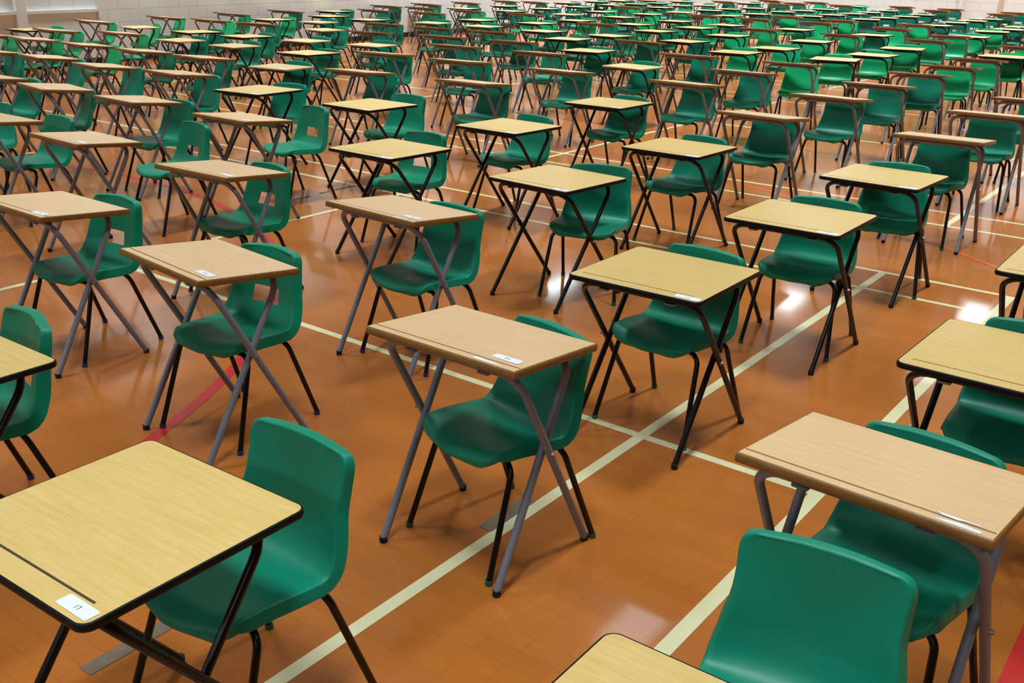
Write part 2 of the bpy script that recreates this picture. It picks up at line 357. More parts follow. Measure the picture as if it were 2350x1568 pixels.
def block_mat(name, along_x):
    m, nt, b = new_mat(name); N, L = nt.nodes, nt.links
    tc = N.new('ShaderNodeTexCoord'); sp = N.new('ShaderNodeSeparateXYZ'); cb = N.new('ShaderNodeCombineXYZ')
    L.new(tc.outputs['Object'], sp.inputs[0]); L.new(sp.outputs['X' if along_x else 'Y'], cb.inputs[0]); L.new(sp.outputs['Z'], cb.inputs[1])
    br = N.new('ShaderNodeTexBrick'); br.offset = .5; br.inputs['Scale'].default_value = 1
    br.inputs['Brick Width'].default_value = .45; br.inputs['Row Height'].default_value = .225
    br.inputs['Mortar Size'].default_value = .006; br.inputs['Mortar Smooth'].default_value = .4
    br.inputs['Color1'].default_value = lin(236, 238, 238); br.inputs['Color2'].default_value = lin(233, 235, 235); br.inputs['Mortar'].default_value = lin(204, 203, 200)
    L.new(cb.outputs[0], br.inputs['Vector'])
    n = N.new('ShaderNodeTexNoise'); n.inputs['Scale'].default_value = 60; L.new(tc.outputs['Object'], n.inputs['Vector'])
    ad = N.new('ShaderNodeMath'); ad.operation = 'MULTIPLY_ADD'; ad.inputs[1].default_value = -1.0
    mu = N.new('ShaderNodeMath'); mu.operation = 'MULTIPLY'; mu.inputs[1].default_value = .25; L.new(n.outputs['Fac'], mu.inputs[0])
    L.new(br.outputs['Fac'], ad.inputs[0]); L.new(mu.outputs[0], ad.inputs[2])
    bp = N.new('ShaderNodeBump'); bp.inputs['Strength'].default_value = .5; bp.inputs['Distance'].default_value = .005
    L.new(ad.outputs[0], bp.inputs['Height']); L.new(bp.outputs['Normal'], b.inputs['Normal'])
    L.new(br.outputs['Color'], b.inputs['Base Color']); b.inputs['Roughness'].default_value = .6
    return m
M['floor'] = floor_mat()
M['block_u'] = block_mat('painted_block_wall', True)

# ------------------------------------------------------------------ mesh helpers
def mesh_from(bm, name, mat, smooth=False, angle=None):
    bmesh.ops.recalc_face_normals(bm, faces=bm.faces)
    me = bpy.data.meshes.new(name); bm.to_mesh(me); bm.free()
    for m in (mat if isinstance(mat, (list, tuple)) else [mat]): me.materials.append(m)
    if smooth:
        for p in me.polygons: p.use_smooth = True
        if angle is not None: me.set_sharp_from_angle(angle=angle)
    return me
def link(name, data, parent=None, loc=None, rot=None):
    o = bpy.data.objects.new(name, data); COL.objects.link(o)
    if parent: o.parent = parent
    if loc is not None: o.location = loc
    if rot is not None: o.rotation_euler = rot
    return o
def fillet(pts, r, n=6):
    """round the inner corners of a polyline"""
    pts = [Vector(p) for p in pts]; out = [pts[0]]
    for i in range(1, len(pts)-1):
        p, a, b = pts[i], pts[i-1], pts[i+1]
        rr = r[i-1] if isinstance(r, (list, tuple)) else r
        d1, d2 = (a-p).normalized(), (b-p).normalized()
        ang = d1.angle(d2)
        t = min(rr/math.tan(ang/2), (a-p).length*.49, (b-p).length*.49) if len(pts) > 3 else min(rr/math.tan(ang/2), (a-p).length*.9, (b-p).length*.9)
        p1, p2 = p+d1*t, p+d2*t
        R = t*math.tan(ang/2); c = p+(d1+d2).normalized()*(R/math.sin(ang/2))
        v1, v2 = p1-c, p2-c; tot = v1.angle(v2); ax = v1.cross(v2).normalized()
        for k in range(n+1): out.append(c + Matrix.Rotation(tot*k/n, 3, ax) @ v1)
    out.append(pts[-1]); return out
def tube(bm, pts, r, seg=10, cap=True):
    pts = [Vector(p) for p in pts]; rings = []; nrm = None
    for i, p in enumerate(pts):
        t = (pts[min(i+1, len(pts)-1)] - pts[max(i-1, 0)]).normalized()
        if nrm is None:
            nrm = t.orthogonal().normalized()
        nrm = (nrm - t*nrm.dot(t)).normalized(); bi = t.cross(nrm)
        rings.append([bm.verts.new(p + (nrm*math.cos(2*PI*k/seg) + bi*math.sin(2*PI*k/seg))*r) for k in range(seg)])
    for a, b in zip(rings, rings[1:]):
        for k in range(seg): bm.faces.new((a[k], a[(k+1) % seg], b[(k+1) % seg], b[k]))
    if cap:
        bm.faces.new(rings[0]); bm.faces.new(rings[-1][::-1])
def box(bm, x0, x1, y0, y1, z0, z1):
    v = [bm.verts.new((x, y, z)) for x in (x0, x1) for y in (y0, y1) for z in (z0, z1)]
    for f in ((0, 1, 3, 2), (4, 6, 7, 5), (0, 4, 5, 1), (2, 3, 7, 6), (0, 2, 6, 4), (1, 5, 7, 3)): bm.faces.new([v[i] for i in f])
def rrect(w, d, r, n=5):
    out = []
    for cx, cy, a in ((w/2-r, d/2-r, 0), (-w/2+r, d/2-r, PI/2), (-w/2+r, -d/2+r, PI), (w/2-r, -d/2+r, 1.5*PI)):
        for k in range(n+1): out.append((cx+r*math.cos(a+PI/2*k/n), cy+r*math.sin(a+PI/2*k/n)))
    return out
def setp(o, label, cat, group=None):
    o['label'] = label; o['category'] = cat
    if group: o['group'] = group

# ------------------------------------------------------------------ the setting
def structure(name, bm, mat, parent=None):
    o = link(name, mesh_from(bm, name, mat), parent); 
    if parent is None: o['kind'] = 'structure'
    return o
hall_rot = (0, 0, A0)
def slab(name, u0, u1, v0, v1, z0, z1, mat):
    bm = bmesh.new(); box(bm, u0, u1, v0, v1, z0, z1)
    o = structure(name, bm, mat); o.rotation_euler = hall_rot; return o
floor = slab('floor', -24, 10, -9, 38, -.12, 0, M['floor'])
slab('ceiling', -24, 10, -9, 38, 8.0, 8.2, M['ceiling'])
def wall(name, p, q, thick, mat, z1=8.0):
    """a straight wall whose inner face runs from p to q (hall coordinates), body on the left of p->q"""
    a, b = hall(*p), hall(*q); d = b-a; L = d.length
    bm = bmesh.new(); box(bm, 0, L, 0, thick, 0, z1)
    o = structure(name, bm, mat); o.location = a; o.rotation_euler = (0, 0, math.atan2(d.y, d.x)); return o
def lwu(v): return -16.85 - .07*(v-9)
def bwv(u): return 31.25 - .1*(u+6)
cu = -18.35; cv = bwv(cu)
wl = wall('wall_left', (lwu(-8), -8), (lwu(34), 34), .3, M['block_u'])
wb = wall('wall_back', (cu-1.0, bwv(cu-1.0)), (9.5, bwv(9.5)), .3, M['block_u'])
wr = wall('wall_right', (8.5, 32), (8.5, -8), .3, M['wall_dark'])
wf = wall('wall_front', (9, -7), (-16, -7), .3, M['wall_dark'])
def along_wall(name, p, q, depth, z0, z1, mat, kind=True):
    a, b = hall(*p), hall(*q); d = b-a
    bm = bmesh.new(); box(bm, 0, d.length, -depth, 0, z0, z1)
    o = link(name, mesh_from(bm, name, mat)); o.location = a; o.rotation_euler = (0, 0, math.atan2(d.y, d.x))
    if kind: o['kind'] = 'structure'
    return o
along_wall('baseboard_left', (lwu(-8), -8), (lwu(32.9), 32.9), .02, 0, .11, M['skirting'])
along_wall('baseboard_back', (cu+.1, bwv(cu+.1)), (8.4, bwv(8.4)), .02, 0, .11, M['skirting'])
# pilasters / recess edges on the back wall
for k, (uu, w, dep, mt) in enumerate(((-7.80, .07, .10, 'white_paint'), (-6.78, .14, .02, 'pipe_brown'))):
    along_wall('trim_%d' % (k+1), (uu, bwv(uu)), (uu+w, bwv(uu+w)), dep, 0, 7.9, M[mt])
# boxed-in white panel with its pipes on the left wall
def lw(v): return (lwu(v), v)
t3 = along_wall('trim_3', lw(9.1), lw(10.6), .035, .11, .88, M['white_paint'])
along_wall('trim_4', lw(9.1-.35), lw(10.6+.02), .06, .88, .88+.05, M['white_paint'])
along_wall('trim_5', lw(9.1-.02), lw(9.1+.16), .07, .11, 7.9, M['white_paint'])
along_wall('trim_6', lw(10.6), lw(10.6+.03), .06, .0, .88+.02, M['pipe_brown'])
t7 = along_wall('trim_7', lw(9.1-.62), lw(9.1-.5), .05, .11, 7.9, M['white_paint'])

# painted court lines: thin paint films on the floor
lines = 0
def line(name, mat, pts, w, z):
    """pts in hall coordinates"""
    bm = bmesh.new(); pts = [Vector((p[0], p[1], 0)) for p in pts]; prev = None
    for i, p in enumerate(pts):
        t = (pts[min(i+1, len(pts)-1)]-pts[max(i-1, 0)]).normalized(); n = Vector((-t.y, t.x, 0))
        a, b = bm.verts.new(p+n*w/2+Vector((0, 0, z))), bm.verts.new(p-n*w/2+Vector((0, 0, z)))
        if prev: bm.faces.new((prev[0], prev[1], b, a))
        prev = (a, b)
    me = mesh_from(bm, name, mat)
    for p in me.polygons:
        if p.normal.z < 0: p.flip()
    return link(name, me, floor)
Z1, Z2, Z3 = .0006, .0010, .0014
cream = M['line_cream']
def yE(u, a, b): return a + (b-a)*(u+11.6)/10.5
per = 8.25
for k in range(4):
    s = per*k
    for (a, b) in ((6.90, 6.66), (6.42, 6.23)) if k == 0 else ((6.75+s, 6.6+s), (6.27+s, 6.12+s)):
        line('court_line', cream, [(-14.6, a+.05), (-1.1, b)], .042, Z1)
    for (a, b) in ((9.06, 8.72), (8.56, 8.25)) if k == 0 else ((9.0+s-.15, 8.6+s-.1), (8.5+s-.15, 8.12+s-.1)):
        if 9+s < 32: line('court_line', cream, [(-14.6, a), (-1.1, b)], .042, Z1)
for k in range(3):
    s = per*k
    line('court_line', cream, [(-5.93, 3.6+s), (-1.1, 3.5+s)], .045, Z1)
    line('court_line', cream, [(-14.6, 3.68+s), (-9.9, 3.62+s)], .045, Z1)
    lo, hi = (.2, 6.66) if k == 0 else (8.26+per*(k-1), 14.9+per*(k-1))
    for uu, w in ((-1.92, .05), (-1.13, .055), (-5.91, .045), (-9.88, .045), (-13.9, .045), (-14.6, .045)):
        uu2 = uu + (.06 if uu > -6 else 0)
        l2 = -4.0 if (k == 0 and uu > -3) else lo
        line('court_line', cream, [(uu-.03 if k == 0 else uu+.03, l2), (uu2, hi)], w, Z2)
arc = lambda cx, cy, r, a0, a1, n=60: [(cx+r*math.cos(math.radians(a0+(a1-a0)*k/n)), cy+r*math.sin(math.radians(a0+(a1-a0)*k/n))) for k in range(n+1)]
line('red_court_line', M['line_red'], arc(-7.99, .403, 4.846, -60, 200, 120), .058, Z3)
line('red_court_line', M['line_red'], [(-.235, -5), (-.235, 5)], .085, Z3)
line('orange_court_line', M['line_orange'], arc(-6.708, .316, 8.83, -20, 150, 120), .05, Z3)
line('thin_red_court_line', M['line_thin_red'], [(-13.5, 11.0), (-1.0, 10.68)], .04, Z3)
line('thin_red_court_line', M['line_thin_red'], [(-13.5, 19.1), (-1.0, 18.8)], .04, Z3)
for (uu, a, b, w) in ((-1.945, 2.50, 2.77, .058), (-2.365, 1.19, 1.50, .055), (-6.39, 5.88, 6.31, .03), (-6.38, 5.48, 5.76, .03)):
    line('floor_tape', M['tape'], [(uu, a), (uu, b)], w, Z3+.0004)

# ------------------------------------------------------------------ desks
DIM = {'b': dict(w=.60, d=.589, z=.714, tilt=.0106, th=.020, r=.032, fx=.262, yf=-.235, yb=.215, ff=-.285, fb=.285),
       'n': dict(w=.614, d=.451, z=.772, tilt=.0917, th=.026, r=.006, fx=.268, yf=-.165, yb=.16, ff=-.225, fb=.235),
       'p': dict(w=.605, d=.455, z=.700, tilt=.0, th=.018, r=.022, fx=.262, yf=-.165, yb=.16, ff=-.235, fb=.235)}
def board_mesh(k):
    D = DIM[k]; ins = .005
    bm = bmesh.new()
    outer = rrect(D['w']-2*ins, D['d']-2*ins, max(D['r']-ins, .002), 6)
    gw, gd = (.007, .004) if k != 'n' else (.008, .004)
    if k == 'b': gx0, gx1, gy = -.262, .246, -.229
    elif k == 'p': gx0, gx1, gy = -.25, .24, -.165
    else: gx0, gx1, gy = -.298, .298, -.183
    hole = [(gx0, gy-gw/2), (gx1, gy-gw/2), (gx1, gy+gw/2), (gx0, gy+gw/2)]
    vo = [bm.verts.new((x, y, 0)) for x, y in outer]; vh = [bm.verts.new((x, y, 0)) for x, y in hole]
    ed = [bm.edges.new((l[i], l[(i+1) % len(l)])) for l in (vo, vh) for i in range(len(l))]
    bmesh.ops.triangle_fill(bm, use_beauty=True, edges=ed)
    bad = [f for f in bm.faces if all(v in vh for v in f.verts)]
    bmesh.ops.delete(bm, geom=bad, context='FACES_ONLY')
    for f in bm.faces:
        f.normal_update()
        if f.normal.z < 0: f.normal_flip()
    vb = [bm.verts.new((x, y, -D['th'])) for x, y in outer]
    n = len(vo)
    for i in range(n): bm.faces.new((vo[i], vo[(i+1) % n], vb[(i+1) % n], vb[i]))
    fb = bm.faces.new(vb[::-1])
    hb = [bm.verts.new((x, y, -gd)) for x, y in hole]
    for i in range(4): bm.faces.new((vh[i], vh[(i+1) % 4], hb[(i+1) % 4], hb[i]))
    bm.faces.new(hb)
    me = bpy.data.meshes.new('tabletop'); 
    bmesh.ops.recalc_face_normals(bm, faces=bm.faces)
    bm.faces.ensure_lookup_table()
    for f in bm.faces:
        c = f.calc_center_median()
        if c.z < -D['th']+.001: f.material_index = 1
    bm.to_mesh(me); bm.free()
    me.materials.append(M['top_'+k]); me.materials.append(M['under'])
    # groove lining: a thin U of dark brown
    bm = bmesh.new()
    box(bm, gx0, gx1, gy-gw/2+.0003, gy+gw/2-.0003, -gd+.0002, -gd+.0014)
    gm = mesh_from(bm, 'pencil_groove', M['groove_dark'] if k == 'b' else M['groove'])
    # edge band: bulging ring right round the board
    bm = bmesh.new(); rings = []
    prof = []
    t0, t1 = .0004, -D['th']-.0004
    bul = {'b': .006, 'n': .007, 'p': .003}[k]
    prof.append((-ins-.001, t0))
    for j in range(7):
        a = PI/2 - PI*j/6
        prof.append((-ins + (ins if k != 'n' else ins)*1.0*math.cos(a)**.6*1.0 if abs(math.cos(a)) > 1e-6 else -ins, (t0+t1)/2 + (t0-t1)/2*math.sin(a)))
    prof.append((-ins-.001, t1))
    for off, zz in prof:
        ring = rrect(D['w']+2*off, D['d']+2*off, max(D['r']+off, .001), 6)
        rings.append([bm.verts.new((x, y, zz)) for x, y in ring])
    m = len(rings[0])
    for a, b in zip(rings, rings[1:] + rings[:1]):
        for i in range(m): bm.faces.new((a[i], a[(i+1) % m], b[(i+1) % m], b[i]))
    em = mesh_from(bm, 'edge_band', M['edge_'+k], True, math.radians(50))
    return me, gm, em
def frame_meshes(k):
    """the two folding U frames that cross like scissors"""
    D = DIM[k]; r = .0125 if k != 'n' else .0135
    zt = lambda y: D['z'] - y*math.tan(D['tilt']) - D['th'] - r - .001
    mat = M['grey_paint'] if k == 'n' else M['black_paint']
    out = []
    for yt, yfoot, x in ((D['yf'], D['fb'], D['fx']+.014), (D['yb'], D['ff'], D['fx']-.014)):
        bm = bmesh.new(); z = zt(yt)
        pts = fillet([(-x, yfoot, .012), (-x*.985, yt, z), (x*.985, yt, z), (x, yfoot, .012)], [.085, .085], 8)
        tube(bm, pts, r, 12)
        out.append(mesh_from(bm, 'leg_frame', mat, True, math.radians(60)))
    return out
def cap_mesh(mat, r, h, name='foot_cap'):
    bm = bmesh.new(); bmesh.ops.create_cone(bm, segments=14, radius1=r*.96, radius2=r, depth=h, cap_ends=True)
    bmesh.ops.translate(bm, verts=bm.verts, vec=(0, 0, h/2))
    return mesh_from(bm, name, mat, True, math.radians(50))
CAPB = cap_mesh(M['rubber'], .0145, .022)
def bolt_mesh():
    bm = bmesh.new(); bmesh.ops.create_cone(bm, segments=12, radius1=.008, radius2=.006, depth=.012, cap_ends=True)
    bmesh.ops.rotate(bm, verts=bm.verts, matrix=Matrix.Rotation(PI/2, 3, 'Y'))
    return mesh_from(bm, 'pivot_bolt', M['steel'], True, math.radians(40))
BOLT = bolt_mesh()
def clip_mesh(mat):
    bm = bmesh.new(); box(bm, -.022, .022, -.017, .017, -.004, .004)
    bmesh.ops.bevel(bm, geom=bm.edges[:], offset=.002, segments=2, affect='EDGES')
    return mesh_from(bm, 'fixing_clip', mat)
CLIP = {'b': clip_mesh(M['steel']), 'n': clip_mesh(M['grey_paint']), 'p': clip_mesh(M['steel'])}
def poly_mesh(name, pts, mat, z0, z1):
    bm = bmesh.new(); a = [bm.verts.new((x, y, z1)) for x, y in pts]; b = [bm.verts.new((x, y, z0)) for x, y in pts]
    bm.faces.new(a); bm.faces.new(b[::-1]); n = len(pts)
    for i in range(n): bm.faces.new((a[i], b[i], b[(i+1) % n], a[(i+1) % n]))
    return mesh_from(bm, name, mat)
def card_mesh(): 
    return poly_mesh('name_card', rrect(.104, .036, .004, 3), M['card'], .0002, .0007)
CARD = card_mesh()
TEXTS = {}
def text_mesh(s):
    if s not in TEXTS:
        c = bpy.data.curves.new('t', 'FONT'); c.body = s; c.size = .017; c.align_x = 'CENTER'; c.align_y = 'CENTER'; c.extrude = .0001
        o = bpy.data.objects.new('t', c); COL.objects.link(o)
        dg = bpy.context.evaluated_depsgraph_get()
        me = bpy.data.meshes.new_from_object(o.evaluated_get(dg)); me.name = 'printed_text'
        me.materials.clear(); me.materials.append(M['ink'])
        bpy.data.objects.remove(o); bpy.data.curves.remove(c); TEXTS[s] = me
    return TEXTS[s]
BOARD = {k: board_mesh(k) for k in 'bnp'}
FRAME = {k: frame_meshes(k) for k in 'bnp'}
TORN1 = poly_mesh('torn_paper', [(-.055, -.008), (.03, -.009), (.052, -.006), (.034, .001), (.01, .004), (-.012, .003), (-.03, .009), (-.052, .008)], M['card'], .0002, .0006)
TORN2 = poly_mesh('torn_paper', [(-.052, -.012), (.05, -.014), (.053, -.002), (.03, .0), (.01, .003), (-.02, .001), (-.034, -.004)], M['card'], .0002, .0006)
TORN3 = poly_mesh('torn_paper', [(-.05, .012), (.048, .013), (.054, .009), (.02, .006), (.006, .0), (-.03, .0005), (-.036, .006)], M['card'], .0002, .0006)
def crossing(k):
    D = DIM[k]; r = .0135; zf = D['z']-D['yf']*math.tan(D['tilt'])-D['th']-r; zb = D['z']-D['yb']*math.tan(D['tilt'])-D['th']-r
    # y1(t)=fb+(yf-fb)t at z=zf t ; y2(s)=ff+(yb-ff)s at z=zb s, same z
    # solve y1(z)=y2(z)
    m1, m2 = (D['yf']-D['fb'])/zf, (D['yb']-D['ff'])/zb
    z = (D['fb']-D['ff'])/(m2-m1); return D['fb']+m1*z, z
def build_desk(name, k, x, y, th, label, group, text, near, torn):
    D = DIM[k]
    root = bpy.data.objects.new('exam_desk', None); COL.objects.link(root)
    root.location = (x, y, 0); root.rotation_euler = (0, 0, th); root.empty_display_size = .2
    setp(root, label, 'desk', group)
    top, gr, band = BOARD[k]
    t = link('tabletop', top, root, (0, 0, D['z']), (-D['tilt'], 0, 0))
    link('edge_band', band, t)
    link('pencil_groove', gr, t)
    rnd = random.Random(name)
    # name card, turned to be read by the sitter
    cx, cy, ca = {'b': (.232, -.258, 0), 'n': (.215, -.139, 0), 'p': (.222, -.195, 0)}[k]
    if not near: cx += rnd.uniform(-.015, .01); cy += rnd.uniform(-.006, .006)
    if 'x' not in torn:
        if '8' in torn: cy -= .035; ca = .06
        if 'k' in torn: cx += .01; ca = -.05; cy -= .01
        if k == 'n' and not near and rnd.random() < .4: cy -= .03
        c = link('name_card', CARD, t, (cx, cy, .0006), (0, 0, ca + rnd.uniform(-.03, .03)))
        if text: link('printed_text', text_mesh(text), c, (0, 0, .0009), (0, 0, PI))
    if '2' in torn: link('torn_paper', TORN1, t, (.19, -.203, .0004))
    if '3' in torn: link('torn_paper', TORN2, t, (.222, -.2, .0004), (0, 0, .0)); link('torn_paper', TORN3, t, (.212, -.184, .0006), (0, 0, -.03))
    if '7' in torn: link('torn_paper', TORN1, t, (.205, -.2, .0004))
    for j, fm in enumerate(FRAME[k]):
        f = link('leg_frame', fm, root)
        if near:
            xx = D['fx'] + (.014 if j == 0 else -.014); yy = D['fb'] if j == 0 else D['ff']
            for sx in (-1, 1): link('foot_cap', CAPB, f, (sx*xx, yy, 0))
    if near:
        cyy, cz = crossing(k)
        for sx in (-1, 1): link('pivot_bolt', BOLT, root, (sx*(D['fx']+.027), cyy, cz))
        for sx in (-1, 1): link('fixing_clip', CLIP[k], root, (sx*.15, D['yf'], D['z']-D['yf']*math.tan(D['tilt'])-D['th']-.028))
    return root

# ------------------------------------------------------------------ chairs
def lerp_tab(tab, s):
    for (a, *pa), (b, *pb) in zip(tab, tab[1:]):
        if s <= b:
            t = (s-a)/(b-a) if b > a else 0; t = max(0, min(1, t))
            return [p+(q-p)*t for p, q in zip(pa, pb)]
    return list(tab[-1][1:])
def smooth_tab(tab, s, h):
    v = [lerp_tab(tab, s+d*h) for d in (-1, -.5, 0, .5, 1)]
    return [sum(c)/5 for c in zip(*v)]
SHELLS = {
 # profile: station along the moulding, y, z, half width
 'A': dict(prof=[(0, -.245, .394, .150), (.03, -.240, .418, .176), (.09, -.185, .438, .192), (.2, -.08, .436, .197), (.3, .02, .426, .202), (.38, .10, .422, .206), (.44, .15, .447, .205), (.51, .178, .51, .190), (.59, .193, .583, .176), (.67, .204, .655, .179), (.74, .215, .742, .186)],
           rc=.042, crown=.004, flange=.034, hole=None, curve=(.034, .008), lip=.024),
 'B': dict(prof=[(0, -.215, .396, .140), (.03, -.210, .420, .170), (.09, -.155, .436, .186), (.2, -.05, .434, .190), (.3, .05, .426, .196), (.38, .125, .426, .200), (.44, .172, .452, .196), (.51, .200, .515, .180), (.59, .214, .583, .168), (.67, .228, .655, .162), (.745, .243, .740, .156)],
           rc=.040, crown=.004, flange=.044, hole=(.490, .568, .42), curve=(.034, .02), lip=.034),
 'G': dict(prof=[(0, -.235, .398, .160), (.03, -.230, .420, .186), (.09, -.175, .436, .202), (.2, -.07, .430, .208), (.3, .03, .424, .212), (.38, .11, .424, .214), (.44, .155, .452, .210), (.51, .188, .515, .202), (.59, .208, .585, .192), (.67, .225, .66, .184), (.755, .243, .745, .176)],
           rc=.045, crown=.003, flange=.016, hole=None, curve=(.034, .010), lip=.014),
 'R': dict(prof=[(0, -.235, .398, .160), (.03, -.230, .420, .184), (.09, -.175, .436, .196), (.2, -.07, .432, .200), (.3, .03, .424, .202), (.38, .11, .424, .203), (.44, .155, .450, .202), (.51, .185, .512, .200), (.59, .202, .585, .198), (.67, .216, .66, .196), (.75, .233, .740, .190)],
           rc=.075, crown=.018, flange=.022, hole=(.500, .545, .42), curve=(.036, .022), lip=.016)}
def shell_mesh(kind):
    S = SHELLS[kind]; L = S['prof'][-1][0]
    hole = S['hole']
    st = [i*L/28 for i in range(29)]
    if hole:
        for hv in hole[:2]:
            j = min(range(len(st)), key=lambda i: abs(st[i]-hv)); st[j] = hv
    # extra rows near the front lip and the rounded top
    st = [x for x in st if .02 < x < L-S['rc']*1.05] + [0, .003, .008, .016] + [L-S['rc']*(1-math.sin(math.radians(q))) for q in (0, 12, 24, 36, 48, 60, 72, 82, 90)]; st = sorted(set(st))
    ts = [-1, -.93, -.8, -.62, -.4, -.2, 0, .2, .4, .62, .8, .93, 1]
    if hole: ts = [-1, -.93, -.8, -.6, -hole[2], -.19, 0, .19, hole[2], .6, .8, .93, 1]
    bm = bmesh.new(); grid = []
    def pt(s, t, plain=False):
        y, z, w = smooth_tab(S['prof'], s, .022)
        d = L-s; r = S['rc']
        if d < r and not plain: w = w - r + math.sqrt(max(0, r*r-(r-d)**2))
        d2 = s; r2 = .05
        if d2 < r2 and not plain: w = w - r2 + math.sqrt(max(0, r2*r2-(r2-d2)**2))
        w = max(w, .02)
        back = max(0, min(1, (s-.33)/.12)); back = back*back*(3-2*back)
        seat = 1-back
        a = t*t
        x = w*t
        # seat dish, then the back wraps forward at its sides
        z2 = z + seat*.014*(a-.35)*min(1, s/.1) - seat*.02*a*max(0, 1-s/.1)
        top = max(0, min(1, (s-.55)/(L-.55)))
        y2 = y - back*(S['curve'][0] + (S['curve'][1]-S['curve'][0])*top)*a
        z2 += -top*S['crown']*a*back
        if s < .1: y2 += .035*a*(1-s/.1)      # bowed front edge
        return Vector((x, y2, z2))
    for s in st: grid.append([bm.verts.new(pt(s, t)) for t in ts])
    nS, nT = len(st), len(ts)
    for i in range(nS-1):
        for j in range(nT-1):
            if hole and st[i] >= hole[0]-1e-6 and st[i+1] <= hole[1]+1e-6 and ts[j] >= -hole[2]-1e-6 and ts[j+1] <= hole[2]+1e-6: continue
            bm.faces.new((grid[i][j], grid[i][j+1], grid[i+1][j+1], grid[i+1][j]))
    bm.normal_update()
    # rolled edge: walk round the rim, roll outward and down/back
    rim = [grid[0][j] for j in range(nT)] + [grid[i][-1] for i in range(1, nS)] + [grid[-1][j] for j in range(nT-2, -1, -1)] + [grid[i][0] for i in range(nS-2, 0, -1)]
    up = {}
    for i in range(nS):
        for j in range(nT):
            v = grid[i][j]
            a = pt(max(0, st[i]-.02), ts[j], True); b = pt(min(L, st[i]+.02), ts[j], True); c = pt(st[i], max(-1, ts[j]-.15), True); d = pt(st[i], min(1, ts[j]+.15), True)
            n = (d-c).cross(b-a)
            up[v] = n.normalized() if n.length > 1e-9 else Vector((0, -.3, 1))
    n = len(rim); stations = [.0]*n
    sval = {}
    for i in range(nS):
        for j in range(nT): sval[grid[i][j]] = st[i]
    outs = []
    for q in range(n):
        v = rim[q]; tan = (rim[(q+1) % n].co - rim[q-1].co)
        o = tan.cross(up[v])
        outs.append(o.normalized() if o.length > 1e-9 else Vector((0, 0, 1)))
    for _ in range(3): outs = [(outs[q-1] + outs[q]*2 + outs[(q+1) % n]).normalized() for q in range(n)]
    prev = rim
    R = .007
    for kk, (ang, ext) in enumerate(((45, 0), (90, 0), (90, 1))):
        ring = []
        for q in range(n):
            v = rim[q]; s = sval[v]
            # deep flange on the seat sides and low back, small at the top edge and front lip
            fl = S['flange'] * max(.15, min(1, s/.14)) * (1 if s < .55 else max(S['lip']/S['flange'], 1-(s-.55)/(L-.57)*(1-S['lip']/S['flange'])))
            a = math.radians(ang)
            p = v.co + outs[q]*R*math.sin(a) - up[v]*R*(1-math.cos(a))
            if ext: p = p - up[v]*fl*.9 + outs[q]*.002
            ring.append(bm.verts.new(p))
        for q in range(n): bm.faces.new((prev[q], prev[(q+1) % n], ring[(q+1) % n], ring[q]))
        prev = ring
    bmesh.ops.recalc_face_normals(bm, faces=bm.faces)
    # make sure the seating side faces up, then give the moulding its thickness
    bm.faces.ensure_lookup_table()
    f = min(bm.faces, key=lambda f: (f.calc_center_median()-Vector((0, -.03, .435))).length)
    if f.normal.z < 0: bmesh.ops.reverse_faces(bm, faces=bm.faces)
    bmesh.ops.solidify(bm, geom=bm.faces[:], thickness=.0045)
    return mesh_from(bm, 'seat_shell', M['poly_'+kind], True, math.radians(55))
SHELL = {k: shell_mesh(k) for k in SHELLS}
def chair_leg_mesh(front):
    out = []
    for sx in (-1, 1):
        bm = bmesh.new()
        if front: P = [(0, -.105, .384), (sx*.196, -.112, .386), (sx*.231, -.235, .012)]
        else: P = [(0, .088, .386), (sx*.200, .098, .387), (sx*.226, .235, .012)]
        tube(bm, fillet(P, .055, 8), .011, 10)
        out.append(mesh_from(bm, 'leg', M['black_paint'], True, math.radians(60)))
    return out
LEGS = chair_leg_mesh(True) + chair_leg_mesh(False)
FEET = [(-.231, -.235), (.231, -.235), (-.226, .235), (.226, .235)]
CCAP = {'g': cap_mesh(M['cap_green'], .0135, .018), 'u': cap_mesh(M['cap_blue'], .0135, .018)}
def mount_mesh():
    bm = bmesh.new(); box(bm, -.075, .075, -.12, .105, .395, .401); 
    for sx in (-1, 1): box(bm, sx*.06-.012, sx*.06+.012, -.115, .1, .401, .411)
    return mesh_from(bm, 'seat_bracket', M['black_paint'])
MOUNT = mount_mesh()
CATEG = {'A': 'teal chairs with plain rolled-edge backs', 'B': 'teal chairs with a square hole in the back', 'G': 'bright green chairs', 'R': 'dark teal chairs with rounded backs'}
def build_chair(kind, x, y, th, label, near, cap):
    root = bpy.data.objects.new('school_chair', None); COL.objects.link(root)
    root.location = (x, y, 0); root.rotation_euler = (0, 0, th); root.empty_display_size = .2
    setp(root, label, 'chair', CATEG[kind])
    link('seat_shell', SHELL[kind], root)
    link('seat_bracket', MOUNT, root)
    for i, lm in enumerate(LEGS):
        l = link('leg', lm, root)
        if near: link('foot_cap', CCAP[cap], l, (FEET[i][0], FEET[i][1], 0))
    return root

